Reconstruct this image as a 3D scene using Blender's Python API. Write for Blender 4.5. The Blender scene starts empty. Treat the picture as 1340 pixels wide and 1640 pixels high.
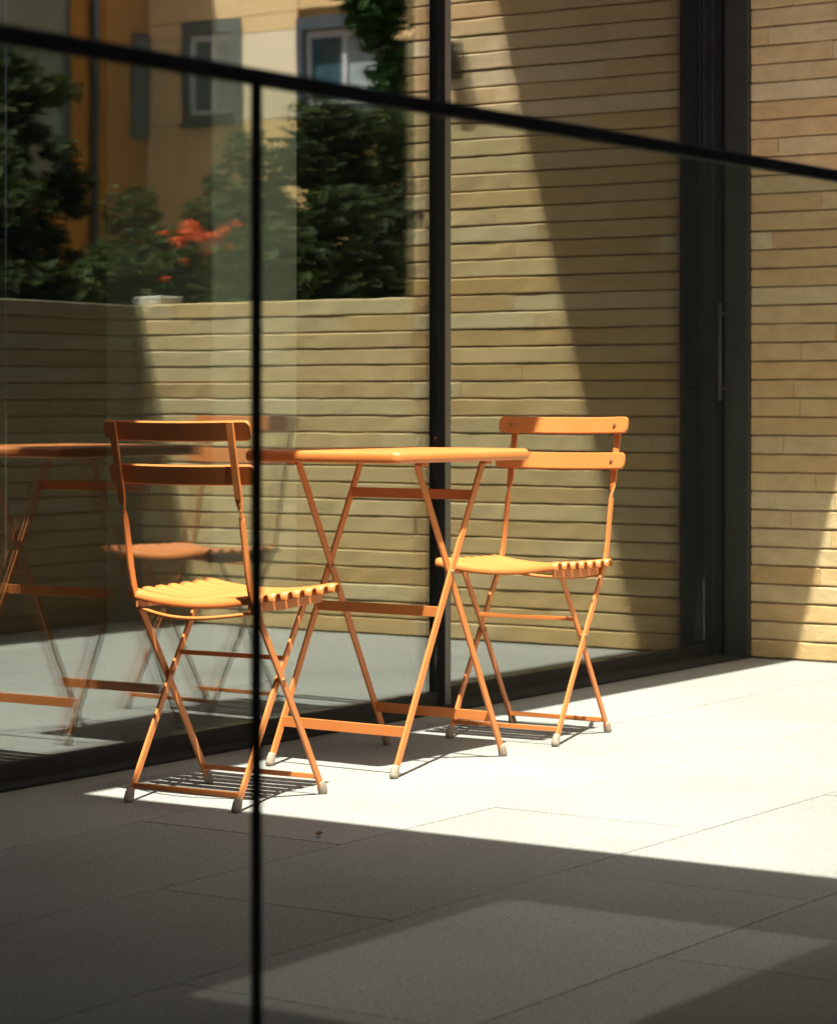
import bpy, bmesh, math, random
import numpy as np
from mathutils import Vector, Matrix

random.seed(7)
rng = np.random.default_rng(11)
S = bpy.context.scene
COL = S.collection
R = math.radians

# ------------------------------------------------------------------ camera
CAM_Z, CAM_Y, TH = 0.852, -3.913, 0.595
cam = bpy.data.cameras.new('camera')
cam.sensor_fit = 'HORIZONTAL'
cam.sensor_width = 24.0
cam.lens = 4132.0 / 1340.0 * 24.0
cam.shift_y = -175.0 / 1340.0
cam.clip_start, cam.clip_end = 0.05, 500
cam.dof.use_dof = True
cam.dof.focus_distance = 5.75
cam.dof.aperture_fstop = 6.2
cam_ob = bpy.data.objects.new('camera', cam)
cam_ob.location = (0, CAM_Y, CAM_Z)
cam_ob.rotation_euler = (R(90), 0, TH - R(90))
COL.objects.link(cam_ob)
S.camera = cam_ob

# ------------------------------------------------------------------ sky, sun, exposure
SUN = Vector((0.26, 0.25, -1.0)).normalized()          # direction the light travels
elev = math.asin(-SUN.z)
world = bpy.data.worlds.new('World')
S.world = world
world.use_nodes = True
wn = world.node_tree
for n in list(wn.nodes):
    wn.nodes.remove(n)
sky = wn.nodes.new('ShaderNodeTexSky')
sky.sky_type = 'NISHITA'
sky.sun_disc = False
sky.sun_elevation = elev
sky.sun_rotation = math.atan2(-SUN.x, -SUN.y)
sky.air_density, sky.dust_density, sky.ozone_density = 0.45, 5.0, 0.0
bg = wn.nodes.new('ShaderNodeBackground')
bg.inputs['Strength'].default_value = 0.062
wo = wn.nodes.new('ShaderNodeOutputWorld')
wn.links.new(sky.outputs[0], bg.inputs[0])
wn.links.new(bg.outputs[0], wo.inputs[0])

sun = bpy.data.lights.new('sun', 'SUN')
sun.energy = 5.0
sun.angle = R(0.53)
sun.color = (1.0, 0.965, 0.925)
sun_ob = bpy.data.objects.new('sun', sun)
sun_ob.rotation_euler = SUN.to_track_quat('-Z', 'Y').to_euler()
sun_ob.location = (0, -4, 12)
COL.objects.link(sun_ob)

S.view_settings.view_transform = 'Standard'
S.view_settings.look = 'None'
S.view_settings.gamma = 1.0
S.view_settings.exposure = 2.0
S.render.engine = 'CYCLES'
S.cycles.use_denoising = True
S.cycles.max_bounces = 11
S.cycles.diffuse_bounces = 6
S.cycles.glossy_bounces = 8
S.cycles.transparent_max_bounces = 16
S.cycles.sample_clamp_indirect = 6.0

# ------------------------------------------------------------------ material helpers
def nmat(name):
    m = bpy.data.materials.new(name)
    m.use_nodes = True
    nt = m.node_tree
    for n in list(nt.nodes):
        nt.nodes.remove(n)
    out = nt.nodes.new('ShaderNodeOutputMaterial')
    return m, nt, out

def N(nt, t, **kw):
    n = nt.nodes.new(t)
    for k, v in kw.items():
        if k.startswith('i_'):
            n.inputs[k[2:].replace('_', ' ')].default_value = v
        else:
            setattr(n, k, v)
    return n

def mixcol(nt, fac, a, b, mode='MIX'):
    m = nt.nodes.new('ShaderNodeMix')
    m.data_type = 'RGBA'
    m.blend_type = mode
    for sock, val in ((m.inputs['Factor'], fac), (m.inputs['A'], a), (m.inputs['B'], b)):
        if hasattr(val, 'is_linked'):
            nt.links.new(val, sock)
        elif isinstance(val, tuple):
            sock.default_value = (*val, 1.0) if len(val) == 3 else val
        else:
            sock.default_value = val
    # the RGBA sockets are the named ones further down the list
    return m

def mixrgb(nt, fac, a, b, mode='MIX'):
    m = nt.nodes.new('ShaderNodeMixRGB')
    m.blend_type = mode
    for i, val in enumerate((fac, a, b)):
        s = m.inputs[i]
        if hasattr(val, 'is_linked'):
            nt.links.new(val, s)
        elif isinstance(val, tuple):
            s.default_value = (*val, 1.0)
        else:
            s.default_value = val
    return m.outputs[0]

def ramp(nt, val, stops):
    r = nt.nodes.new('ShaderNodeValToRGB')
    els = r.color_ramp.elements
    while len(els) > 1:
        els.remove(els[0])
    els[0].position = stops[0][0]
    els[0].color = (*stops[0][1], 1)
    for p, c in stops[1:]:
        e = els.new(p)
        e.color = (*c, 1)
    nt.links.new(val, r.inputs[0])
    return r.outputs[0]

def noise(nt, vec, scale, detail=4, rough=0.6):
    n = nt.nodes.new('ShaderNodeTexNoise')
    n.inputs['Scale'].default_value = scale
    n.inputs['Detail'].default_value = detail
    n.inputs['Roughness'].default_value = rough
    nt.links.new(vec, n.inputs['Vector'])
    return n.outputs['Fac']

def mapping(nt, vec, scale=(1, 1, 1)):
    m = nt.nodes.new('ShaderNodeMapping')
    m.inputs['Scale'].default_value = scale
    nt.links.new(vec, m.inputs['Vector'])
    return m.outputs[0]

def pbsdf(nt, out, col, rough=0.6, normal=None, spec=0.5, metal=0.0, coat=0.0):
    p = nt.nodes.new('ShaderNodeBsdfPrincipled')
    if hasattr(col, 'is_linked'):
        nt.links.new(col, p.inputs['Base Color'])
    else:
        p.inputs['Base Color'].default_value = (*col, 1)
    if hasattr(rough, 'is_linked'):
        nt.links.new(rough, p.inputs['Roughness'])
    else:
        p.inputs['Roughness'].default_value = rough
    p.inputs['Specular IOR Level'].default_value = spec
    p.inputs['Metallic'].default_value = metal
    p.inputs['Coat Weight'].default_value = coat
    if normal is not None:
        nt.links.new(normal, p.inputs['Normal'])
    nt.links.new(p.outputs[0], out.inputs['Surface'])
    return p

def bump(nt, h, strength=0.3, dist=0.002):
    b = nt.nodes.new('ShaderNodeBump')
    b.inputs['Strength'].default_value = strength
    b.inputs['Distance'].default_value = dist
    nt.links.new(h, b.inputs['Height'])
    return b.outputs[0]

def world_pos(nt):
    return nt.nodes.new('ShaderNodeNewGeometry').outputs['Position']

def obj_rand(nt):
    return nt.nodes.new('ShaderNodeObjectInfo').outputs['Random']

XB = 7.762                     # face of the brick walls at the courtyard's end
# paving: fine-grained granite, each slab a little different
def m_paving():
    m, nt, out = nmat('granite_paving')
    p = world_pos(nt)
    g = noise(nt, p, 170, 3, 0.75)
    g2 = noise(nt, p, 75, 3, 0.7)
    big = noise(nt, p, 1.7, 4, 0.6)
    spk = ramp(nt, g, [(0.30, (0.068, 0.066, 0.062)), (0.43, (0.21, 0.206, 0.196)), (0.58, (0.30, 0.296, 0.284)), (0.70, (0.45, 0.446, 0.432))])
    c = mixrgb(nt, 0.30, spk, ramp(nt, g2, [(0.35, (0.15, 0.146, 0.138)), (0.7, (0.35, 0.345, 0.33))]))
    c = mixrgb(nt, 0.8, c, ramp(nt, big, [(0.3, (0.84, 0.83, 0.80)), (0.7, (1.05, 1.04, 1.02))]), 'MULTIPLY')
    c = mixrgb(nt, 0.9, c, ramp(nt, obj_rand(nt), [(0.0, (0.92, 0.92, 0.915)), (1.0, (1.06, 1.055, 1.05))]), 'MULTIPLY')
    stain = noise(nt, p, 6.0, 5, 0.7)
    c = mixrgb(nt, ramp(nt, stain, [(0.60, (0, 0, 0)), (0.80, (0.35, 0.35, 0.35))]), c, (0.13, 0.112, 0.09))
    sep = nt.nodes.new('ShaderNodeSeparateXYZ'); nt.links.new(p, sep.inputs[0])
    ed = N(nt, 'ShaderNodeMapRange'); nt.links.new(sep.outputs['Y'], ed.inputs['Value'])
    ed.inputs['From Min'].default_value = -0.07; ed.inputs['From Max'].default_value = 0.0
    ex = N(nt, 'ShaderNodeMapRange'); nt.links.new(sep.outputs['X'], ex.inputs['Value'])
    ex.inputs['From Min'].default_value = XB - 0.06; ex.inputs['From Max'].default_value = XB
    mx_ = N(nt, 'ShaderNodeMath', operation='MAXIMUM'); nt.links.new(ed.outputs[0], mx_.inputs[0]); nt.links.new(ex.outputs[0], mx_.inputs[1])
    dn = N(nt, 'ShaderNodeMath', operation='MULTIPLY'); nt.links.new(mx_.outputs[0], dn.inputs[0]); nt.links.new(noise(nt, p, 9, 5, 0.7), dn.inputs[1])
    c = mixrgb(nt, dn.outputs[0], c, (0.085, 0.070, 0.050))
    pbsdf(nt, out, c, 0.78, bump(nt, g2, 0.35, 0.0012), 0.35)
    return m

def m_plain(name, col, rough=0.6, var=0.12, scale=8.0, spec=0.5, metal=0.0, bumpy=0.0, coat=0.0, bscale=60):
    m, nt, out = nmat(name)
    tc = nt.nodes.new('ShaderNodeTexCoord').outputs['Object']
    n = noise(nt, tc, scale, 5, 0.6)
    lo = tuple(c * (1 - var) for c in col)
    hi = tuple(min(1, c * (1 + var)) for c in col)
    c = ramp(nt, n, [(0.3, lo), (0.7, hi)])
    nm = bump(nt, noise(nt, tc, bscale, 3), bumpy, 0.002) if bumpy else None
    rr = ramp(nt, noise(nt, tc, scale * 3, 3), [(0.3, (rough * 0.85,) * 3), (0.7, (min(1, rough * 1.15),) * 3)])
    pbsdf(nt, out, c, rr, nm, spec, metal, coat)
    return m

def m_brick(name='pale_brick', tone=None):
    m, nt, out = nmat(name)
    p = world_pos(nt)
    rnd = obj_rand(nt)
    base = ramp(nt, rnd, [(0.0, (0.60, 0.39, 0.175)), (0.2, (0.70, 0.53, 0.30)), (0.4, (0.65, 0.44, 0.21)), (0.6, (0.71, 0.57, 0.35)),
                          (0.8, (0.66, 0.43, 0.18)), (1.0, (0.66, 0.52, 0.31))])
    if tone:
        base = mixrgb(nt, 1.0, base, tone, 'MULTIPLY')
    cloud = noise(nt, mapping(nt, p, (1, 5, 9)), 3.0, 5, 0.65)
    c = mixrgb(nt, 0.9, base, ramp(nt, cloud, [(0.3, (0.84, 0.81, 0.77)), (0.7, (1.08, 1.08, 1.08))]), 'MULTIPLY')
    grit = noise(nt, p, 260, 3, 0.75)
    c = mixrgb(nt, 0.6, c, ramp(nt, grit, [(0.32, (0.68, 0.64, 0.58)), (0.5, (1, 1, 1)), (0.7, (1.10, 1.10, 1.08))]), 'MULTIPLY')
    mid = noise(nt, p, 70, 3, 0.6)
    add = nt.nodes.new('ShaderNodeMath'); add.operation = 'ADD'
    nt.links.new(grit, add.inputs[0]); nt.links.new(mid, add.inputs[1])
    pbsdf(nt, out, c, 0.88, bump(nt, add.outputs[0], 0.55, 0.003), 0.2)
    return m

def m_glass(name, refl=0.12, tint=(0.9, 0.95, 0.88), rtint=(1, 1, 1), wav=0.0, wscale=3.0, dust=0.0):
    m, nt, out = nmat(name)
    geo = nt.nodes.new('ShaderNodeNewGeometry')
    dot = nt.nodes.new('ShaderNodeVectorMath'); dot.operation = 'DOT_PRODUCT'
    nt.links.new(geo.outputs['Incoming'], dot.inputs[0]); nt.links.new(geo.outputs['Normal'], dot.inputs[1])
    ab = N(nt, 'ShaderNodeMath', operation='ABSOLUTE'); nt.links.new(dot.outputs['Value'], ab.inputs[0])
    inv = N(nt, 'ShaderNodeMath', operation='SUBTRACT'); inv.inputs[0].default_value = 1.0; nt.links.new(ab.outputs[0], inv.inputs[1])
    pw = N(nt, 'ShaderNodeMath', operation='POWER'); nt.links.new(inv.outputs[0], pw.inputs[0]); pw.inputs[1].default_value = 5.0
    ma = N(nt, 'ShaderNodeMath', operation='MULTIPLY_ADD'); nt.links.new(pw.outputs[0], ma.inputs[0])
    ma.inputs[1].default_value = 1.0 - refl; ma.inputs[2].default_value = refl
    tr = nt.nodes.new('ShaderNodeBsdfTransparent'); tr.inputs[0].default_value = (*tint, 1)
    gl = nt.nodes.new('ShaderNodeBsdfGlossy'); gl.inputs['Color'].default_value = (*rtint, 1); gl.inputs['Roughness'].default_value = 0.0
    if wav:
        h = noise(nt, mapping(nt, geo.outputs['Position'], (1.0, 1.0, 1.6)), wscale, 2, 0.4)
        nt.links.new(bump(nt, h, 1.0, wav), gl.inputs['Normal'])
    mx = nt.nodes.new('ShaderNodeMixShader')
    nt.links.new(ma.outputs[0], mx.inputs[0]); nt.links.new(tr.outputs[0], mx.inputs[1]); nt.links.new(gl.outputs[0], mx.inputs[2])
    if dust:
        df = nt.nodes.new('ShaderNodeBsdfDiffuse'); df.inputs[0].default_value = (0.55, 0.58, 0.46, 1)
        m2 = nt.nodes.new('ShaderNodeMixShader'); m2.inputs[0].default_value = dust
        nt.links.new(mx.outputs[0], m2.inputs[1]); nt.links.new(df.outputs[0], m2.inputs[2])
        mx = m2
    nt.links.new(mx.outputs[0], out.inputs['Surface'])
    return m

def m_leaf(name, c1, c2, c3):
    m, nt, out = nmat(name)
    geo = nt.nodes.new('ShaderNodeNewGeometry')
    r = geo.outputs['Random Per Island']
    col = ramp(nt, r, [(0.0, c1), (0.5, c2), (1.0, c3)])
    p = pbsdf(nt, out, col, 0.65, None, 0.15)
    tl = nt.nodes.new('ShaderNodeBsdfTranslucent')
    nt.links.new(mixrgb(nt, 1.0, col, (0.9, 1.0, 0.5), 'MULTIPLY'), tl.inputs[0])
    mx = nt.nodes.new('ShaderNodeMixShader'); mx.inputs[0].default_value = 0.25
    nt.links.new(p.outputs[0], mx.inputs[1]); nt.links.new(tl.outputs[0], mx.inputs[2])
    nt.links.new(mx.outputs[0], out.inputs['Surface'])
    return m

def m_paint():
    m, nt, out = nmat('orange_paint')
    tc = nt.nodes.new('ShaderNodeTexCoord').outputs['Object']
    n1 = noise(nt, tc, 9, 4)
    c = ramp(nt, n1, [(0.3, (0.56, 0.168, 0.040)), (0.7, (0.61, 0.193, 0.050))])
    wear = noise(nt, tc, 95, 4, 0.7)
    c = mixrgb(nt, ramp(nt, wear, [(0.74, (0, 0, 0)), (0.80, (0.45, 0.45, 0.45))]), c, (0.40, 0.22, 0.10))
    dust = noise(nt, tc, 22, 5, 0.65)
    rr = ramp(nt, dust, [(0.3, (0.34,) * 3), (0.75, (0.52,) * 3)])
    pbsdf(nt, out, c, rr, bump(nt, noise(nt, tc, 420, 2), 0.08, 0.0006), 0.45)
    return m

M = {}
M['paving'] = m_paving()
M['bed'] = m_plain('joint_sand', (0.14, 0.13, 0.11), 0.9, 0.3, 40)
M['soil'] = m_plain('soil', (0.10, 0.085, 0.06), 0.95, 0.35, 3, 0.2, bumpy=0.5)
M['brick'] = m_brick()
M['brick_shade'] = m_brick('shade_toned_brick', (0.30, 0.36, 0.46))  # same brick, darkened to paint shade onto the low wall's return
M['mortar'] = m_plain('brick_mortar', (0.30, 0.225, 0.135), 0.95, 0.2, 30, 0.2, bumpy=0.4)
M['orange'] = m_paint()
M['rubber'] = m_plain('beige_rubber', (0.30, 0.235, 0.18), 0.75, 0.15, 60)
M['screw'] = m_plain('dull_screw', (0.35, 0.20, 0.10), 0.4, 0.1, 50, metal=0.6)
M['steel'] = m_plain('galvanised_steel', (0.55, 0.55, 0.55), 0.35, 0.1, 50, metal=1.0)
M['dark_metal'] = m_plain('dark_anodised_metal', (0.014, 0.014, 0.014), 0.55, 0.2, 14, 0.2)
M['mid_metal'] = m_plain('grey_anodised_metal', (0.036, 0.035, 0.030), 0.5, 0.15, 14, 0.3)
M['edge_metal'] = m_plain('satin_aluminium_edge', (0.085, 0.082, 0.072), 0.4, 0.1, 20, 0.5)
M['black_metal'] = m_plain('black_powder_coat', (0.020, 0.020, 0.018), 0.75, 0.25, 30, 0.12)
M['pane'] = m_glass('facade_glass', 0.128, (0.91, 0.93, 0.92), (0.96, 0.96, 0.95), 0.00018, 2.4)
M['screen_glass'] = m_glass('screen_glass', 0.008, (0.872, 0.902, 0.855), (0.95, 1.0, 0.92), dust=0.012)
M['tint_pane'] = m_glass('light_patch_glass', 0.04, (0.225, 0.225, 0.22))  # for the overhead pane added to light a floor patch
M['concrete'] = m_plain('soffit_concrete', (0.34, 0.32, 0.28), 0.85, 0.15, 2.5, 0.3, bumpy=0.3)
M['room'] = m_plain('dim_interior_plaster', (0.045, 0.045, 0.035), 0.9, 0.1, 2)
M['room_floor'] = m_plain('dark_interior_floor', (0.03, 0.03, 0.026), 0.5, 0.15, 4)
M['column'] = m_plain('pale_interior_column', (0.80, 0.82, 0.64), 0.7, 0.06, 2)
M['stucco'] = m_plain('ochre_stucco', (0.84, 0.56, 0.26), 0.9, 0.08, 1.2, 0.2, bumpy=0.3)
M['stucco_shade'] = m_plain('shade_toned_stucco', (0.46, 0.23, 0.055), 0.9, 0.10, 1.2, 0.2, bumpy=0.3)  # ochre stucco darkened, painting in the shade on the wing
M['stucco_pale'] = m_plain('cream_stucco', (0.86, 0.70, 0.48), 0.9, 0.06, 1.2, 0.2, bumpy=0.3)
M['wframe'] = m_plain('slate_window_surround', (0.07, 0.08, 0.09), 0.6, 0.1, 5)
M['white'] = m_plain('white_window_bar', (0.72, 0.72, 0.70), 0.5, 0.05, 5)
M['wpane'] = m_plain('teal_window_glass', (0.06, 0.13, 0.15), 0.06, 0.25, 1.5, 0.8)
M['blind'] = m_plain('pale_blind', (0.36, 0.42, 0.40), 0.6, 0.15, 3)
M['bark'] = m_plain('bark', (0.11, 0.085, 0.055), 0.9, 0.3, 14, 0.2, bumpy=0.8)
M['leaf_dark'] = m_leaf('dark_leaf', (0.014, 0.024, 0.006), (0.026, 0.042, 0.009), (0.050, 0.066, 0.015))
M['leaf_mid'] = m_leaf('olive_leaf', (0.017, 0.029, 0.006), (0.031, 0.048, 0.009), (0.055, 0.074, 0.016))
M['leaf_bright'] = m_leaf('fresh_leaf', (0.030, 0.070, 0.014), (0.050, 0.110, 0.022), (0.080, 0.150, 0.030))
M['petal'] = m_leaf('orange_petal', (0.75, 0.10, 0.02), (0.80, 0.18, 0.03), (0.80, 0.12, 0.10))
M['dry_leaf'] = m_plain('dry_leaf', (0.16, 0.07, 0.02), 0.8, 0.3, 80)
M['pale_stone'] = m_plain('pale_stone', (0.55, 0.52, 0.46), 0.8, 0.1, 12)
M['roof_grey'] = m_plain('grey_roof_sheet', (0.20, 0.19, 0.18), 0.6, 0.15, 6)
M['lamp'] = m_plain('grey_lamp_housing', (0.07, 0.07, 0.06), 0.5, 0.1, 20)
M['roof_tile'] = m_plain('weathered_roof', (0.22, 0.13, 0.09), 0.85, 0.25, 6)

# ------------------------------------------------------------------ mesh helpers
def link(name, mesh, mat, parent=None, loc=(0, 0, 0), rot=(0, 0, 0)):
    o = bpy.data.objects.new(name, mesh)
    COL.objects.link(o)
    if mat is not None and not mesh.materials:
        mesh.materials.append(M[mat] if isinstance(mat, str) else mat)
    o.parent = parent
    o.location = loc
    o.rotation_euler = rot
    return o

def empty(name, loc=(0, 0, 0), rz=0.0, label=None, cat=None, group=None):
    o = bpy.data.objects.new(name, None)
    o.empty_display_size = 0.2
    COL.objects.link(o)
    o.location = loc
    o.rotation_euler = (0, 0, rz)
    tag(o, label, cat, group)
    return o

def tag(o, label=None, cat=None, group=None, kind=None):
    if label: o['label'] = label
    if cat: o['category'] = cat
    if group: o['group'] = group
    if kind: o['kind'] = kind
    return o

def mesh_of(bm, name='m', smooth=False):
    me = bpy.data.meshes.new(name)
    bmesh.ops.recalc_face_normals(bm, faces=bm.faces)
    bm.to_mesh(me)
    bm.free()
    if smooth:
        me.polygons.foreach_set('use_smooth', [True] * len(me.polygons))
    return me

def box(x0, x1, y0, y1, z0, z1, bev=0.0, seg=1, bm=None):
    own = bm is None
    if own: bm = bmesh.new()
    vs = [bm.verts.new((x, y, z)) for z in (z0, z1) for y in (y0, y1) for x in (x0, x1)]
    fs = [bm.faces.new([vs[i] for i in q]) for q in ((0, 2, 3, 1), (4, 5, 7, 6), (0, 1, 5, 4), (2, 6, 7, 3), (0, 4, 6, 2), (1, 3, 7, 5))]
    if bev:
        es = list({e for f in fs for e in f.edges})
        bmesh.ops.bevel(bm, geom=es, offset=bev, segments=seg, affect='EDGES', profile=0.5)
    return mesh_of(bm) if own else bm

def sweep(points, wide, thin, wvec, bev=0.0012, bm=None):
    """flat bar along points; wvec: wide direction per point (Vector) ; wide/thin sizes"""
    own = bm is None
    if own: bm = bmesh.new()
    P = [Vector(p) for p in points]
    rings = []
    for i, p in enumerate(P):
        t = (P[min(i + 1, len(P) - 1)] - P[max(i - 1, 0)]).normalized()
        a = Vector(wvec[i] if isinstance(wvec, list) else wvec)
        a = (a - t * a.dot(t)).normalized()
        b = t.cross(a)
        hw, ht = wide / 2, thin / 2
        k = bev
        sec = [(-hw + k, -ht), (hw - k, -ht), (hw, -ht + k), (hw, ht - k), (hw - k, ht), (-hw + k, ht), (-hw, ht - k), (-hw, -ht + k)]
        rings.append([bm.verts.new(p + a * s + b * r) for s, r in sec])
    for r0, r1 in zip(rings, rings[1:]):
        for j in range(8):
            bm.faces.new((r0[j], r0[(j + 1) % 8], r1[(j + 1) % 8], r1[j]))
    bm.faces.new(rings[0]); bm.faces.new(rings[-1][::-1])
    return mesh_of(bm) if own else bm

def tube(points, radii, n=10, bm=None, smooth=True):
    own = bm is None
    if own: bm = bmesh.new()
    P = [Vector(p) for p in points]
    if not hasattr(radii, '__len__'): radii = [radii] * len(P)
    rings = []
    ref = Vector((0.31, 0.17, 0.93))
    for i, p in enumerate(P):
        t = (P[min(i + 1, len(P) - 1)] - P[max(i - 1, 0)]).normalized()
        if abs(t.dot(ref)) > 0.95: ref = Vector((0.9, 0.3, 0.1))
        a = (ref - t * ref.dot(t)).normalized()
        b = t.cross(a)
        rings.append([bm.verts.new(p + (a * math.cos(2 * math.pi * k / n) + b * math.sin(2 * math.pi * k / n)) * radii[i]) for k in range(n)])
    for r0, r1 in zip(rings, rings[1:]):
        for j in range(n):
            bm.faces.new((r0[j], r0[(j + 1) % n], r1[(j + 1) % n], r1[j]))
    bm.faces.new(rings[0]); bm.faces.new(rings[-1][::-1])
    return mesh_of(bm, smooth=smooth) if own else bm

def copy_tree(o, parent=None):
    c = o.copy()
    COL.objects.link(c)
    c.parent = parent
    for ch in o.children:
        copy_tree(ch, c)
    return c

# ------------------------------------------------------------------ ground and paving
gm = bpy.data.meshes.new('ground')
gm.from_pydata([(-150, -200, -0.03), (250, -200, -0.03), (250, 150, -0.03), (-150, 150, -0.03)], [], [(0, 1, 2, 3)])
tag(link('ground', gm, 'soil'), kind='structure')

pav = link('pavement', box(-7.0, XB + 0.05, -9.0, 0.0, -0.028, -0.016), 'bed')
tag(pav, kind='structure')
ROW, LEN, JT = 0.5, 1.1, 0.0045
slab_cache = {}
def slab_mesh(L, W):
    key = (round(L, 3), round(W, 3))
    if key not in slab_cache:
        slab_cache[key] = box(0, L, 0, W, -0.027, 0.0, 0.0010)
    return slab_cache[key]
for r in range(18):
    y1 = -r * ROW
    x = (4.035 if r % 2 == 1 else 3.49) - 10 * LEN
    while x < XB:
        a, b = max(x, -7.0), min(x + LEN, XB - 0.002)
        if b - a > 0.03:
            s = link('paving_slab', slab_mesh(b - a - JT, ROW - JT), 'paving', pav,
                     (a + JT / 2, y1 - ROW + JT / 2, random.uniform(-0.0005, 0.0)))
            s.rotation_euler = (random.uniform(-1, 1) * 0.0006, random.uniform(-1, 1) * 0.0004, 0)
        x += LEN

# ------------------------------------------------------------------ brick walls
CH, BH = 0.0619, 0.0568
def brick_mesh(L, D=0.09):
    """long thin brick: front face at x=0 (looking to -x), runs along +y, uneven hand-cut edges"""
    bm = bmesh.new()
    nx = max(3, int(L / 0.075))
    ys = [L * i / nx for i in range(nx + 1)]
    fr = []
    for zi, z in enumerate((0.0, BH)):
        row = []
        for i, y in enumerate(ys):
            jz = random.gauss(0, 0.0007)
            row.append((y, z + jz))
        fr.append(row)
    c = 0.0035
    V = lambda *a: bm.verts.new(a)
    tilt = random.uniform(-0.001, 0.0015)
    b0 = [V(c + random.uniform(0, .001), y, z) for y, z in fr[0]]
    f0 = [V(random.gauss(0, 0.0008), y, z + c) for y, z in fr[0]]
    f1 = [V(tilt + random.gauss(0, 0.0008), y, z - c) for y, z in fr[1]]
    b1 = [V(c + tilt + random.uniform(0, .001), y, z) for y, z in fr[1]]
    k0 = [V(D, y, 0.0) for y, z in fr[0]]
    k1 = [V(D, y, BH) for y, z in fr[1]]
    loops = [k0, b0, f0, f1, b1, k1]
    for A, B in zip(loops, loops[1:]):
        for i in range(nx):
            bm.faces.new((A[i], B[i], B[i + 1], A[i + 1]))
    bm.faces.new([l[0] for l in loops][::-1]); bm.faces.new([l[-1] for l in loops])
    return mesh_of(bm)

def lay_wall(parent, length, courses, mat='brick'):
    """bricks along local +y from 0 to length, front face towards local -x"""
    for k in range(courses):
        off = -random.uniform(0.05, 0.80)
        y = off
        while y < length - 0.02:
            L = random.choice([0.89, 0.74, 0.74, 0.59])
            a, b = max(0.0, y), min(length, y + L)
            if length - b < 0.06: b = length
            if b - a > 0.05:
                o = link('brick', brick_mesh(b - a - 0.0022), mat, parent,
                         (random.uniform(-0.0015, 0.0015), a + 0.001, k * CH + 0.003))
                o.rotation_euler = (random.gauss(0, 0.0004), 0, random.gauss(0, 0.0010))
            y = b

NT, NL = 51, 20
tall_len, low_len = 1.193, 1.284
wall_t = empty('brick_wall', (XB, -tall_len, 0), 0, 'tall pale brick wall of long thin bricks, meeting the dark metal door frame', 'wall')
link('mortar_core', box(0.0085, 0.24, 0.0, tall_len, 0, NT * CH), 'mortar', wall_t)
lay_wall(wall_t, tall_len, NT)
wall_l = empty('brick_wall', (XB, -tall_len - low_len, 0), 0, 'low pale brick wall below the trees, reflected behind the table', 'wall')
link('mortar_core', box(0.0085, 0.24, -0.26, low_len - 0.003, 0, NL * CH - 0.006), 'mortar', wall_l)
lay_wall(wall_l, low_len - 0.002, NL)
# the low wall's return, parallel to the glass, face towards +y : local -x -> world +y, local +y -> world +x
ret_len = 2.5
wall_r = empty('brick_wall', (XB - ret_len - 0.004, -tall_len - low_len, 0), -math.pi / 2,
               'low brick wall at a right angle, shade put into its brick colour, reflected at the left edge', 'wall')
link('mortar_core', box(0.0085, 0.24, 0.0, ret_len, 0, NL * CH - 0.006), 'mortar', wall_r)
lay_wall(wall_r, ret_len, NL, 'brick_shade')
capb = link('coping_stone', box(-0.07, 0.07, -0.055, 0.055, 0, 0.035, 0.004), 'pale_stone', None, (7.87, -2.472, NL * CH))
tag(capb, 'small pale stone lying on top of the low wall corner', 'stone')

# wall lamp on the tall wall
def wedge(w0, w1, d0, d1, h):
    bm = bmesh.new()
    lo = [bm.verts.new(v) for v in ((0, -w0 / 2, 0), (-d0, -w0 / 2, 0), (-d0, w0 / 2, 0), (0, w0 / 2, 0))]
    hi = [bm.verts.new(v) for v in ((0, -w1 / 2, h), (-d1, -w1 / 2, h), (-d1, w1 / 2, h), (0, w1 / 2, h))]
    bm.faces.new(lo); bm.faces.new(hi[::-1])
    for i in range(4):
        bm.faces.new((lo[i], lo[(i + 1) % 4], hi[(i + 1) % 4], hi[i]))
    bmesh.ops.bevel(bm, geom=list(bm.edges), offset=0.003, segments=2, affect='EDGES', profile=0.5)
    return mesh_of(bm)
wl = empty('wall_lamp', (XB - 0.002, -0.915, 2.015), 0, 'small dark wedge-shaped wall lamp mounted on the sunlit brick wall', 'lamp')
link('back_plate', box(-0.006, 0.0, -0.032, 0.032, 0.004, 0.128, 0.002), 'dark_metal', wl)
link('lamp_housing', wedge(0.045, 0.075, 0.040, 0.066, 0.13), 'lamp', wl, (-0.0062, 0, 0))

# ------------------------------------------------------------------ glazed facade
fac = empty('glass_facade', (0, 0, 0), 0, 'full-height glass facade with dark metal frame mirroring the courtyard', 'glass facade')
GH = 3.2
MX0, MX1 = 5.996, 6.024                       # mullion between the fixed pane and the recessed sliding leaf
GL, GR = 0.082, 0.130
link('threshold', box(2.0, MX1, 0.002, 0.0705, -0.028, 0.008, 0.003), 'black_metal', fac)
link('threshold', box(MX1 + 0.001, 7.70, 0.002, 0.118, -0.028, 0.008, 0.003), 'black_metal', fac)
link('bottom_rail', box(2.0, MX0 - 0.001, 0.0715, 0.120, -0.02, 0.046, 0.002), 'dark_metal', fac)
link('bottom_rail', box(MX1 + 0.001, 7.70, 0.119, 0.168, -0.02, 0.046, 0.002), 'dark_metal', fac)
link('top_rail', box(2.0, MX0 - 0.001, 0.0715, 0.120, GH - 0.05, GH - 0.002, 0.002), 'dark_metal', fac)
link('top_rail', box(MX1 + 0.001, 7.70, 0.119, 0.168, GH - 0.05, GH - 0.002, 0.002), 'dark_metal', fac)
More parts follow.
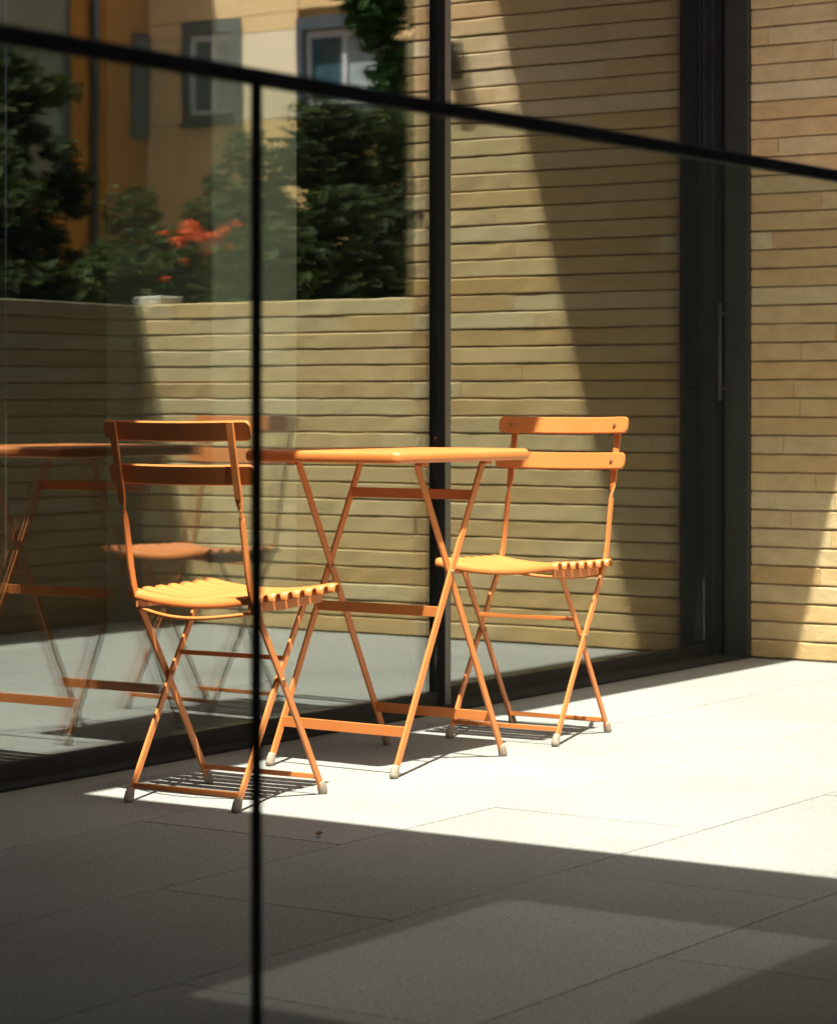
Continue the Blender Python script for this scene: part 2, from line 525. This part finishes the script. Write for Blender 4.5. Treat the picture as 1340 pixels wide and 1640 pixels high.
for (xa, xb) in ((2.001, 2.029), (3.98, 4.008), (MX0, MX1)):
    mu = link('mullion', box(xa, xb, 0.0585, 0.172, 0.009, GH - 0.003, 0.0015), 'black_metal', fac)
    link('cover_cap', box(xa - 0.0005, xb + 0.0005, 0.0545, 0.058, 0.009, GH - 0.003, 0.001), 'edge_metal', mu)
for a, b, gy in ((2.030, 3.979, GL), (4.009, MX0 - 0.001, GL), (MX1 + 0.001, 7.682, GR)):
    link('outer_pane', box(a, b, gy, gy + 0.0062, 0.0465, GH - 0.0505), 'pane', fac)
    link('inner_pane', box(a, b, gy + 0.0165, gy + 0.0225, 0.0465, GH - 0.0505), 'pane', fac)
# jamb against the brick wall: flat panel, black gap, stile
jm = link('jamb', box(7.742, XB + 0.2, 0.001, 0.088, -0.02, GH - 0.002, 0.002), 'mid_metal', fac)
link('gap_strip', box(7.752, XB + 0.2, 0.0885, 0.100, -0.02, GH - 0.002), 'black_metal', fac)
link('door_stile', box(7.684, XB + 0.2, 0.1005, 0.170, -0.02, GH - 0.002, 0.002), 'dark_metal', fac)
link('stile_edge', box(7.7535, XB + 0.1, 0.0955, 0.0998, 0.0, GH - 0.01), 'mid_metal', fac)
hd = link('door_pull', tube([(7.668, 0.068, 0.86), (7.668, 0.068, 1.185)], 0.0065, 12), 'mid_metal', fac)
for z in (0.90, 1.15):
    link('pull_mount', tube([(7.668, 0.068, z), (7.745, 0.072, z)], 0.005, 8), 'mid_metal', hd)

# dim room behind the glass
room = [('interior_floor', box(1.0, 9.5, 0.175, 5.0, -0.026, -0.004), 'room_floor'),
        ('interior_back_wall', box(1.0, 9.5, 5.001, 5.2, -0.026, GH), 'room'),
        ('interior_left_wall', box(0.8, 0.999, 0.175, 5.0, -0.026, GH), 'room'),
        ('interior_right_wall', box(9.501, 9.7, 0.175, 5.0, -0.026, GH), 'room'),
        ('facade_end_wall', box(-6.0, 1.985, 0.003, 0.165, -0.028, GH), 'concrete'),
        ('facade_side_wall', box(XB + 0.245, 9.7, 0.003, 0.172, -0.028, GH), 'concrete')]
for nme, me, mt in room:
    tag(link(nme, me, mt), kind='structure')
colm = link('interior_column', box(6.02, 6.44, 0.90, 1.32, -0.004, GH - 0.001, 0.006), 'column')
tag(colm, 'pale square column standing in the dim room behind the glass', 'column')

# ------------------------------------------------------------------ overhead slabs that shade the courtyard
CZ = 3.2
tag(link('roof_slab', box(4.252 - 0.26 * (CZ + 0.2), 9.9, -0.165 - 0.25 * CZ, 5.4, CZ + 0.001, CZ + 0.20), 'concrete'), kind='structure')
# passage roof over the near part, with an unseen tinted pane added to light a floor patch
RX0, RX1 = -7.0, 4.25 - 0.26 * (CZ + 0.2)
SX0, SX1, SY0, SY1 = 2.0, 2.915, -3.02, -2.36
pz0, pz1 = CZ + 0.001, CZ + 0.20
pr = bmesh.new()
for bb in ((RX0, RX1, SY1, 5.4), (RX0, RX1, -6.6, SY0), (SX1, RX1, SY0 + 0.001, SY1 - 0.001), (RX0, SX0, SY0 + 0.001, SY1 - 0.001)):
    box(*bb, pz0, pz1, bm=pr)
tag(link('passage_roof', mesh_of(pr), 'concrete'), kind='structure')
rl = link('light_patch_pane', box(SX0 + 0.001, SX1 - 0.001, SY0 + 0.002, SY1 - 0.002, pz1 - 0.03, pz1 - 0.01), 'tint_pane')
tag(rl, 'unseen tinted pane added in the passage roof to cast a pale floor patch', 'light_patch_pane')
pw = link('reflection_blocker', box(3.76, 3.85, -6.39, -2.49, -0.02, 2.0), 'concrete')  # unseen wall added to keep bright reflections off the near screen
tag(pw, kind='structure')
tag(link('passage_side_wall', box(-7.0, 3.75, -6.55, -6.40, -0.02, pz0 - 0.001), 'concrete'), kind='structure')

# ------------------------------------------------------------------ near glass screen
SYY = -2.47
scr = empty('glass_screen', (2.2, SYY, 0), 0, 'near glass screen with thin black top rail and slender post crossing the view', 'glass screen')
X0s, X1s, XP = -1.7, 1.4, 1.868 - 2.2
link('top_rail', box(X0s, X1s, -0.009, 0.009, 1.1425, 1.1565, 0.002), 'black_metal', scr)
link('bottom_rail', box(X0s, X1s, -0.012, 0.012, 0.0, 0.03, 0.002), 'black_metal', scr)
for xp in (X0s + 0.006, XP, X1s - 0.006):
    link('post', box(xp - 0.0036, xp + 0.0036, -0.0046, 0.0046, 0.0305, 1.144, 0.001), 'black_metal', scr)
for a, b in ((X0s + 0.011, XP - 0.0042), (XP + 0.0042, X1s - 0.011)):
    link('pane', box(a, b, -0.003, 0.003, 0.024, 1.146), 'screen_glass', scr)

# ------------------------------------------------------------------ bistro furniture
def slat_mesh(w, h, t, sag_mid, n=20, round_r=0.012, axis_sag='y'):
    """rounded plate, long along local y (width w), tall along z (h), thick along x (t), bowed in x by sag_mid"""
    bm = bmesh.new()
    out = []
    hw, hh = w / 2, h / 2
    ys = []
    for i in range(n + 1):
        ys.append(-hw + w * i / n)
    extra = [-hw + round_r * k for k in (0.15, 0.4, 0.7)]
    ys = sorted(set(ys + extra + [-e for e in extra]))
    rings = []
    for y in ys:
        e = hw - abs(y)
        if e < round_r:
            hz = hh - round_r + math.sqrt(max(0, round_r ** 2 - (round_r - e) ** 2))
        else:
            hz = hh
        xo = sag_mid * (1 - (y / hw) ** 2)
        c = t * 0.32
        hz = max(hz, hh - round_r + 0.001)
        ring = [(xo - t / 2, y, -hz + c), (xo - t / 2 + c, y, -hz), (xo + t / 2 - c, y, -hz), (xo + t / 2, y, -hz + c),
                (xo + t / 2, y, hz - c), (xo + t / 2 - c, y, hz), (xo - t / 2 + c, y, hz), (xo - t / 2, y, hz - c)]
        rings.append([bm.verts.new(v) for v in ring])
    for r0, r1 in zip(rings, rings[1:]):
        for j in range(8):
            bm.faces.new((r0[j], r0[(j + 1) % 8], r1[(j + 1) % 8], r1[j]))
    bm.faces.new(rings[0]); bm.faces.new(rings[-1][::-1])
    return mesh_of(bm, smooth=False)

def seat_slat_mesh(w, d, t=0.008, dip=0.019, n=18):
    """seat slat: long along y, depth d along x, crowned top with rolled-down long edges, dipping in the middle of y"""
    bm = bmesh.new()
    hw = w / 2
    rings = []
    prof = [(-0.5, -0.008), (-0.48, -0.001), (-0.38, 0.0055), (-0.16, 0.0092), (0.16, 0.0092), (0.38, 0.0055), (0.48, -0.001), (0.5, -0.008)]
    ys = [-hw, -hw + 0.003, -hw + 0.008] + [-hw + 0.016 + (w - 0.032) * i / n for i in range(n + 1)] + [hw - 0.008, hw - 0.003, hw]
    for y in ys:
        e = hw - abs(y)
        k = min(1.0, 0.55 + 0.45 * math.sqrt(max(0, 1 - (1 - min(e, 0.014) / 0.014) ** 2)))
        q = (y / hw) ** 2
        z0 = -dip * (1 - q) - (0.004 * (1 - min(1, e / 0.01)))
        top = [bm.verts.new((px * d * k, y, z0 + pz)) for px, pz in prof]
        bot = [bm.verts.new((px * d * k * 0.93, y, z0 + pz - 0.0022)) for px, pz in prof[::-1]]
        rings.append(top + bot)
    m = len(rings[0])
    for r0, r1 in zip(rings, rings[1:]):
        for j in range(m):
            bm.faces.new((r0[j], r0[(j + 1) % m], r1[(j + 1) % m], r1[j]))
    bm.faces.new(rings[0]); bm.faces.new(rings[-1][::-1])
    return mesh_of(bm, smooth=True)

def foot_cap_mesh():
    bm = bmesh.new()
    prof = [(0.0085, 0.0), (0.0115, 0.002), (0.0125, 0.008), (0.0118, 0.020), (0.0095, 0.029), (0.0085, 0.031)]
    n = 14
    rings = [[bm.verts.new((r * math.cos(2 * math.pi * k / n) * 1.0, r * math.sin(2 * math.pi * k / n) * 0.8, z)) for k in range(n)] for r, z in prof]
    for r0, r1 in zip(rings, rings[1:]):
        for j in range(n):
            bm.faces.new((r0[j], r0[(j + 1) % n], r1[(j + 1) % n], r1[j]))
    bm.faces.new(rings[0][::-1]); bm.faces.new(rings[-1])
    return mesh_of(bm, smooth=True)
CAP = foot_cap_mesh()
def disc(r, t, n=12):
    bm = bmesh.new()
    a = [bm.verts.new((0, r * math.cos(2 * math.pi * k / n), r * math.sin(2 * math.pi * k / n))) for k in range(n)]
    b = [bm.verts.new((-t, .75 * r * math.cos(2 * math.pi * k / n), .75 * r * math.sin(2 * math.pi * k / n))) for k in range(n)]
    bm.faces.new(a[::-1]); bm.faces.new(b)
    for k in range(n): bm.faces.new((a[k], a[(k + 1) % n], b[(k + 1) % n], b[k]))
    return mesh_of(bm)
SCREW = disc(0.0048, 0.0022)

def lerp(a, b, t): return a + (b - a) * t

def make_chair(loc, rz, label):
    root = empty('folding_chair', loc, rz, label, 'chair', 'orange folding bistro chairs')
    FW = 0.150
    for s in (-1, 1):
        wu, wl_ = s * 0.152, s * 0.152
        X, Y = Vector((1, 0, 0)), Vector((0, 1, 0))
        pts, wv = [], []
        prof = [(-0.196, 0.812, 0), (-0.186, 0.76, 0), (-0.171, 0.69, 0), (-0.163, 0.652, 0), (-0.160, 0.640, .2), (-0.157, 0.628, .5), (-0.154, 0.616, .8), (-0.151, 0.604, 1),
                (-0.142, 0.56, 1), (-0.131, 0.50, 1), (-0.122, 0.462, 1), (-0.113, 0.438, 1), (-0.098, 0.412, 1), (-0.002, 0.262, 1), (0.070, 0.148, 1), (0.150, 0.014, 1)]
        for u, z, k in prof:
            pts.append((u, wu, z))
            ang = k * math.pi / 2
            wv.append(Y * math.cos(ang) * (1) + X * math.sin(ang))
        up = link('upright', sweep(pts, 0.0175, 0.0065, wv), 'orange', root)
        link('foot_cap', CAP, 'rubber', up, (0.157, wu, 0), (0, R(-20), 0))
        # inner leg crossing to the rear foot
        wi = s * 0.140
        lg = link('leg', sweep([(0.112, wi, 0.432), (0.10, wi, 0.418), (-0.002, wi, 0.262), (-0.150, wi, 0.014)], 0.0165, 0.0065, Vector((1, 0, 0))), 'orange', root)
        link('foot_cap', CAP, 'rubber', lg, (-0.157, wi, 0), (0, R(20), 0))
        link('rivet', tube([(-0.002, s * 0.134, 0.262), (-0.002, s * 0.158, 0.262)], 0.0055, 10), 'screw', lg)
        # seat side bar
        link('seat_side_bar', sweep([(-0.118, s * 0.146, 0.424), (0.0, s * 0.146, 0.421), (0.155, s * 0.146, 0.428)], 0.020, 0.004, Vector((0, 0, 1)), 0.0008), 'orange', root)
    # backrest slats: front face towards +x, bowed backwards in the middle
    for (u, z, tilt) in ((-0.181, 0.795, 0.27), (-0.162, 0.703, 0.27)):
        sl = link('backrest_slat', slat_mesh(0.378, 0.044, 0.008, -0.011), 'orange', root, (u + 0.009, 0, z), (0, -tilt, 0))
        for s in (-1, 1):
            link('screw', SCREW, 'screw', sl, (-0.0205, s * 0.152, 0))
            link('screw', SCREW, 'screw', sl, (0.0026, s * 0.152, 0), (0, 0, math.pi))
    # seat slats
    n = 7
    for i in range(n):
        u = lerp(-0.100, 0.176, i / (n - 1))
        link('seat_slat', seat_slat_mesh(0.352, 0.0395), 'orange', root, (u, 0, 0.4465 + 0.006 * (i / (n - 1)) ** 2), (0, -0.03 + (0.10 if i == n - 1 else 0), 0))
    # stretchers
    link('stretcher', sweep([(-0.140, -0.137, 0.034), (-0.140, 0.137, 0.034)], 0.011, 0.005, Vector((0, 0, 1)), 0.0008), 'orange', root)
    link('stretcher', sweep([(0.137, -0.149, 0.040), (0.137, 0.149, 0.040)], 0.011, 0.005, Vector((0, 0, 1)), 0.0008), 'orange', root)
    link('stretcher', sweep([(0.026, -0.137, 0.306), (0.026, 0.137, 0.306)], 0.010, 0.005, Vector((0, 0, 1)), 0.0008), 'orange', root)
    arc = [(-0.105 - 0.035 * math.sin(math.pi * i / 14), lerp(-0.148, 0.148, i / 14), 0.411 - 0.014 * math.sin(math.pi * i / 14)) for i in range(15)]
    link('support_rod', tube(arc, 0.0042, 8), 'orange', root)
    return root

make_chair((4.372, -0.449, 0), 0.053, 'orange folding chair left of the table, its backrest turned to the viewer')
make_chair((5.632, -0.450, 0), math.pi + 0.052, 'orange folding chair right of the table, its sunlit backrest against the reflected wall')

def table_top_mesh(hx, hy, z1, rim, r):
    """pressed sheet top: rounded corners in plan, rolled rim, hollow below"""
    bm = bmesh.new()
    def outline(inset, z):
        rr = max(r - inset, 0.004)
        pts = []
        for cxs, cys, a0 in ((1, 1, 0), (-1, 1, 90), (-1, -1, 180), (1, -1, 270)):
            for k in range(7):
                a = R(a0 + 15 * k)
                pts.append((cxs * (hx - r) + math.cos(a) * rr, cys * (hy - r) + math.sin(a) * rr, z))
        return [bm.verts.new(p) for p in pts]
    prof = [(0.020, z1), (0.009, z1 - 0.0006), (0.004, z1 - 0.0026), (0.0012, z1 - 0.006), (0, z1 - 0.011), (0, z1 - rim + 0.008), (0.0012, z1 - rim + 0.004), (0.004, z1 - rim + 0.001),
            (0.008, z1 - rim), (0.010, z1 - rim + 0.003), (0.010, z1 - 0.006)]
    rings = [outline(i, z) for i, z in prof]
    n = len(rings[0])
    for a, b in zip(rings, rings[1:]):
        for j in range(n):
            bm.faces.new((a[j], a[(j + 1) % n], b[(j + 1) % n], b[j]))
    bm.faces.new(rings[0]); bm.faces.new(rings[-1][::-1])
    me = mesh_of(bm, smooth=True)
    return me

tb = empty('bistro_table', (5.04, -0.418, 0), -0.026, 'orange rectangular folding table with crossed legs between the two chairs', 'table')
top = link('table_top', table_top_mesh(0.275, 0.226, 0.742, 0.027, 0.022), 'orange', tb)
for s in (-1, 1):
    w = s * 0.180
    la = link('leg', sweep([(-0.130, w - s * 0.0075, 0.712), (0.002, w - s * 0.0075, 0.455), (0.222, w - s * 0.0075, 0.016)], 0.0185, 0.0065, Vector((1, 0, 0))), 'orange', tb)
    lb = link('leg', sweep([(0.130, w, 0.712), (-0.002, w, 0.455), (-0.222, w, 0.016)], 0.0185, 0.0065, Vector((1, 0, 0))), 'orange', tb)
    link('foot_cap', CAP, 'rubber', la, (0.230, w - s * 0.0075, 0), (0, R(-20), 0))
    link('foot_cap', CAP, 'rubber', lb, (-0.230, w, 0), (0, R(20), 0))
    link('rivet', tube([(0, w - s * 0.013, 0.457), (0, w + s * 0.006, 0.457)], 0.006, 10), 'screw', lb)
    for u in (-0.130, 0.130):
        link('bracket', box(u - 0.014, u + 0.014, w - 0.008 + (s * 0.010), w + 0.008 + (s * 0.010), 0.706, 0.7205, 0.0015), 'orange', top)
def tstretch(u, z, inner):
    w = 0.180 - (0.0115 if inner else 0.0037)
    return link('stretcher', sweep([(u, -w, z), (u, w, z)], 0.024, 0.005, Vector((0, 0, 1)), 0.0008), 'orange', tb)
tstretch(-0.180, 0.100, False); tstretch(-0.047, 0.366, False); tstretch(0.090, 0.634, False)
tstretch(0.180, 0.100, True)
for u in (-0.130, 0.130):
    link('under_rail', box(u - 0.010, u + 0.010, -0.205, 0.205, 0.721, 0.7305, 0.0015), 'orange', top)

# a few dry leaves on the paving
def leaf_litter(x, y, L, rz):
    bm = bmesh.new()
    n = 7
    c, t = [], []
    for i in range(n + 1):
        f = i / n
        hw = 0.28 * L * math.sin(math.pi * f) ** 0.8 + 0.0004
        z = 0.004 + 0.008 * (f - 0.5) ** 2 * L / 0.03
        c.append([bm.verts.new((L * (f - 0.5), k * hw, z + abs(k) * 0.003)) for k in (-1, 0, 1)])
    for a, b in zip(c, c[1:]):
        for k in range(2):
            bm.faces.new((a[k], b[k], b[k + 1], a[k + 1]))
    ex = bmesh.ops.extrude_face_region(bm, geom=list(bm.faces))
    bmesh.ops.translate(bm, verts=[v for v in ex['geom'] if isinstance(v, bmesh.types.BMVert)], vec=(0, 0, 0.0008))
    return link('dry_leaf', mesh_of(bm), 'dry_leaf', None, (x, y, 0.0), (0, 0, rz))
tag(leaf_litter(4.08, -0.916, 0.026, 0.5), 'small brown dry leaf on the shaded paving before the left chair', 'leaf')

# ------------------------------------------------------------------ building beyond the trees (seen mirrored in the glass)
BX, BYC = 26.0, -17.78
bd = empty('apartment_building', (BX, BYC, 0), 0, 'ochre apartment building with slate-framed windows mirrored above the trees', 'building')
link('wall', box(0.10, 8.0, -6.0, 11.0, -0.03, 9.2), 'stucco', bd)
# cladding panels on the sunlit face (local y from 0 to 11), windows cut between them
wins = [(0.60, 1.55, 4.46, 5.77), (2.44, 3.89, 4.46, 5.68), (0.60, 1.55, 1.2, 2.6), (2.44, 3.89, 1.2, 2.6), (6.2, 7.7, 4.46, 5.7)]
ycuts = [0.0, 0.60, 1.55, 2.44, 3.89, 6.2, 7.7, 11.0]
zcuts = [0.0, 1.2, 2.6, 4.46, 5.56, 5.79, 7.4, 9.2]
for i in range(len(ycuts) - 1):
    for j in range(len(zcuts) - 1):
        y0, y1, z0, z1 = ycuts[i], ycuts[i + 1], zcuts[j], zcuts[j + 1]
        hit = any(y0 >= w[0] - .01 and y1 <= w[1] + .01 and z0 >= w[2] - .01 and z1 <= 5.8 and z0 < w[3] - .02 for w in wins)
        if hit:
            continue
        pale = (i == 2 and j == 3)
        link('panel', box(random.uniform(-0.004, 0.0), 0.099, y0 + 0.005, y1 - 0.005, z0 + 0.005, z1 - 0.005), 'stucco_pale' if pale else 'stucco', bd)
def window(y0, y1, z0, z1):
    w = link('window', mesh_of(frame_bm(y0, y1, z0, z1, 0.10, -0.045, 0.10)), 'wframe', bd)
    link('window_frame', mesh_of(frame_bm(y0 + 0.10, y1 - 0.10, z0 + 0.12, z1 - 0.17, 0.055, 0.035, 0.095)), 'white', w)
    ym = lerp(y0, y1, 0.48)
    link('mullion', box(0.040, 0.094, ym - 0.03, ym + 0.03, z0 + 0.175, z1 - 0.225), 'white', w)
    link('pane', box(0.070, 0.080, y0 + 0.155, ym - 0.0301, z0 + 0.175, z1 - 0.225), 'wpane', w)
    link('pane', box(0.072, 0.082, ym + 0.0301, y1 - 0.155, z0 + 0.175, z1 - 0.225), 'blind', w)
    link('sill', box(-0.09, 0.02, y0 - 0.03, y1 + 0.03, z0 - 0.05, z0 - 0.001), 'wframe', w)
def frame_bm(y0, y1, z0, z1, t, xa, xb):
    bm = bmesh.new()
    top_t = t * 1.6
    box(xa, xb, y0, y1, z1 - top_t, z1, bm=bm)
    box(xa, xb, y0, y1, z0, z0 + t * 1.15, bm=bm)
    box(xa, xb, y0, y0 + t, z0 + t * 1.15 + .0005, z1 - top_t - .0005, bm=bm)
    box(xa, xb, y1 - t, y1, z0 + t * 1.15 + .0005, z1 - top_t - .0005, bm=bm)
    return bm
for w in wins:
    window(*w)
link('roof', box(-0.45, 8.3, -0.2, 11.3, 9.201, 9.5, 0.03), 'roof_tile', bd)
# wing at a right angle, its shaded face towards the courtyard
wing = link('wing_wall', box(-8.5, 0.099, -6.0, -0.0, -0.03, 9.2), 'stucco_shade', bd)
link('downpipe', tube([(-1.13, 0.07, 0.0), (-1.13, 0.07, 9.1)], 0.05, 10), 'wframe', bd)
nw = link('window', box(-0.36, -0.02, 0.001, 0.04, 4.30, 5.66), 'wframe', bd)
link('pane', box(-0.31, -0.07, 0.0405, 0.05, 4.4, 5.56), 'wpane', nw)
nw = link('window', box(-3.6, -1.55, 0.001, 0.04, 3.4, 7.2), 'wframe', bd)
link('pane', box(-3.5, -1.65, 0.0405, 0.05, 3.5, 7.1), 'wpane', nw)
link('roof', box(-8.9, -0.46, -6.2, 0.25, 9.201, 9.5, 0.03), 'roof_tile', bd)

# ------------------------------------------------------------------ trees and shrubs beyond the low wall
def leaf_mesh(centres, radii, count, size, squash=0.8, droop=0.0, shell=0.45):
    C = np.array(centres, float); Rr = np.array(radii, float)
    wts = Rr ** 2.2; wts /= wts.sum()
    idx = rng.choice(len(C), count, p=wts)
    d = rng.normal(size=(count, 3)); d /= np.linalg.norm(d, axis=1)[:, None]
    rad = Rr[idx] * (shell + (1 - shell) * rng.random(count) ** 0.6) * (1 + 0.18 * rng.normal(size=count))
    P = C[idx] + d * rad[:, None] * np.array([1, 1, squash])
    nrm = d * 0.6 + rng.normal(size=(count, 3)) * 0.55 + np.array([0, 0, 0.5])
    nrm /= np.linalg.norm(nrm, axis=1)[:, None]
    t = np.cross(nrm, rng.normal(size=(count, 3))); t /= np.linalg.norm(t, axis=1)[:, None]
    t[:, 2] -= droop; t /= np.linalg.norm(t, axis=1)[:, None]
    b = np.cross(nrm, t); b /= np.linalg.norm(b, axis=1)[:, None] + 1e-9
    s = size * (0.6 + 0.8 * rng.random(count))[:, None]
    fold = nrm * s * 0.12
    v = np.stack([P - t * s, P + b * s * 0.42 + fold, P + t * s, P - b * s * 0.42 + fold], 1).reshape(-1, 3)
    me = bpy.data.meshes.new('leaves')
    me.vertices.add(len(v)); me.vertices.foreach_set('co', v.ravel())
    me.loops.add(count * 4); me.loops.foreach_set('vertex_index', np.arange(count * 4, dtype=np.int32))
    me.polygons.add(count)
    me.polygons.foreach_set('loop_start', np.arange(0, count * 4, 4, dtype=np.int32))
    me.update(calc_edges=True)
    return me

def branching(h0, h1, spread, n, r0, lean=(0, 0)):
    bm = bmesh.new()
    tip = Vector((lean[0], lean[1], h1))
    pts = [Vector((lean[0] * f ** 1.5 + 0.03 * math.sin(5 * f), lean[1] * f ** 1.5 + 0.03 * math.cos(4 * f), h1 * f)) for f in [i / 8 for i in range(9)]]
    tube(pts, [lerp(r0, r0 * 0.3, i / 8) for i in range(9)], 8, bm)
    ends = []
    for k in range(n):
        f = random.uniform(h0 / h1, 0.95)
        i = min(7, int(f * 8))
        p = pts[i].lerp(pts[i + 1], f * 8 - i)
        a = random.uniform(0, 2 * math.pi)
        L = spread * random.uniform(0.55, 1.0)
        q = [p + Vector((math.cos(a), math.sin(a), 0)) * L * g + Vector((0, 0, 0.45 * L * g + 0.04 * math.sin(6 * g + k))) for g in (0, 0.33, 0.66, 1.0)]
        tube(q, [r0 * 0.38, r0 * 0.28, r0 * 0.18, r0 * 0.08], 6, bm)
        ends.append(q[-1]); ends.append(q[2])
    return bm, ends

def plant(name, loc, label, cat, crown, leafmat, leaves, size, trunk=(0.3, 1.0, 0.3, 6, 0.03), squash=0.8, droop=0.0, group='plants beyond the low brick wall', shell=0.45, trunk_name='trunk'):
    root = empty(name, (loc[0], loc[1] - 0.1, loc[2]), 0, label, cat, group)
    h0, h1, spread, n, r0 = trunk
    bm, ends = branching(h0, h1, spread, n, r0)
    link(trunk_name, mesh_of(bm), 'bark', root)
    cs, rs = [], []
    for (cx_, cy_, cz_, rx, rz_, k) in crown:
        for _ in range(k):
            a = random.uniform(0, 2 * math.pi); e = random.uniform(-1, 1); q = random.random() ** 0.45
            cs.append((cx_ + rx * q * math.cos(a) * math.sqrt(1 - e * e), cy_ + rx * q * math.sin(a) * math.sqrt(1 - e * e), cz_ + rz_ * q * e))
            rs.append(random.uniform(0.10, 0.22) * (0.6 + rx * 0.5))
    for e in ends:
        cs.append(tuple(e)); rs.append(random.uniform(0.10, 0.18))
    cr = link('crown', leaf_mesh(cs, rs, leaves, size, squash, droop, shell), leafmat, root)
    cr['kind'] = 'stuff'
    return root

# tall dark evergreen at the left of the mirrored view
cone = [(0, 0, 0.5 + 0.29 * k, max(0.16, 0.98 - 0.095 * k), 0.22, 13) for k in range(9)]
plant('evergreen_tree', (10.9, -6.05, -0.03), 'tall dark evergreen tree at the left of the mirrored garden', 'tree', cone, 'leaf_dark', 26000, 0.034, (0.3, 2.7, 0.5, 12, 0.06), 0.7, 0.5)
plant('evergreen_tree', (10.1, -5.30, -0.03), 'second dark evergreen, shorter, right of the tallest one', 'tree', [(0, 0, 0.5 + 0.26 * k, max(0.14, 0.72 - 0.075 * k), 0.2, 10) for k in range(7)], 'leaf_dark', 11000, 0.038, (0.3, 2.0, 0.4, 10, 0.05), 0.7, 0.5)
# middle shrubs
plant('shrub', (10.6, -4.95, -0.03), 'broad olive shrub left of the orange flowers', 'shrub', [(0, 0, 0.75, 0.62, 0.55, 26), (0.05, 0.0, 1.55, 0.50, 0.42, 26)], 'leaf_mid', 16000, 0.030, (0.2, 1.2, 0.5, 10, 0.03), 0.8, 0.2, trunk_name='stem')
fl = plant('flowering_shrub', (9.6, -3.20, -0.03), 'green shrub with a spray of orange-red flowers above the low wall', 'shrub', [(0, 0, 0.7, 0.60, 0.55, 26), (0.0, 0.1, 1.4, 0.40, 0.40, 18)], 'leaf_mid', 11000, 0.034, (0.2, 1.2, 0.5, 10, 0.03), 0.8, 0.2, trunk_name='stem')
plant('shrub', (10.5, -4.02, -0.03), 'taller loose shrub rising behind the orange flowers', 'shrub', [(0, 0, 1.0, 0.55, 0.6, 26), (0.0, 0.12, 1.85, 0.36, 0.36, 22)], 'leaf_mid', 14000, 0.030, (0.3, 1.9, 0.4, 10, 0.03), 0.8, 0.2, trunk_name='stem')
# flowers: petals gathered in heads
for (dx, dy, dz, rr, nn) in ((-0.46, -0.05, 1.67, 0.050, 80), (-0.47, 0.02, 1.64, 0.036, 44), (-0.48, -0.10, 1.62, 0.028, 30), (-0.46, 0.09, 1.63, 0.030, 34), (-0.47, 0.15, 1.66, 0.024, 22), (-0.45, 0.20, 1.69, 0.018, 12),
                            (-0.46, 0.17, 1.59, 0.020, 14), (-0.47, -0.19, 1.66, 0.016, 12), (-0.46, -0.07, 1.53, 0.018, 10), (-0.47, -0.19, 1.45, 0.016, 10), (-0.46, 0.05, 1.57, 0.018, 12)):
    me = leaf_mesh([(dx, dy, dz)], [rr], nn, 0.017, 0.9, 0.0, 0.3)
    link('flower_head', me, 'petal', fl)
# right-hand tree
plant('leafy_tree', (10.3, -3.05, -0.03), 'dense dark green tree beside the end of the tall brick wall', 'tree', [(0, 0, 0.8, 0.62, 0.6, 28), (0, 0, 1.6, 0.62, 0.5, 28), (0.05, -0.05, 2.12, 0.42, 0.28, 16)], 'leaf_dark', 26000, 0.034, (0.4, 2.1, 0.5, 14, 0.05), 0.8, 0.3)
# young tree with bright leaves reaching above the frame
plant('young_tree', (12.2, -4.30, -0.03), 'young tree with bright green leaves reaching up in front of the window', 'tree', [(0, 0, 3.3, 0.34, 0.45, 9), (0.1, 0.02, 2.85, 0.26, 0.25, 6), (0, 0.2, 3.9, 0.4, 0.4, 9), (0.0, 0.28, 2.95, 0.10, 0.2, 2)], 'leaf_bright', 6500, 0.042, (2.4, 3.9, 0.30, 8, 0.035), 0.9, 0.3)
# dark hedge closing the view at the foot of the trees
hc = [(x_, y_, z_) for x_ in (0, 0.3) for y_ in np.arange(-7.5, -1.6, 0.28) for z_ in (0.25, 0.65, 1.05, 1.4)]
hg = empty('hedge', (11.9, 0, -0.03), 0, 'dark clipped hedge behind the shrubs and trees', 'hedge')
ho = link('foliage', leaf_mesh(hc, [0.24] * len(hc), 16000, 0.04, 0.9, 0.2), 'leaf_dark', hg)
ho['kind'] = 'stuff'
link('stem', tube([(0.15, -4.5, 0), (0.15, -4.48, 0.9)], [0.04, 0.02], 8), 'bark', hg)
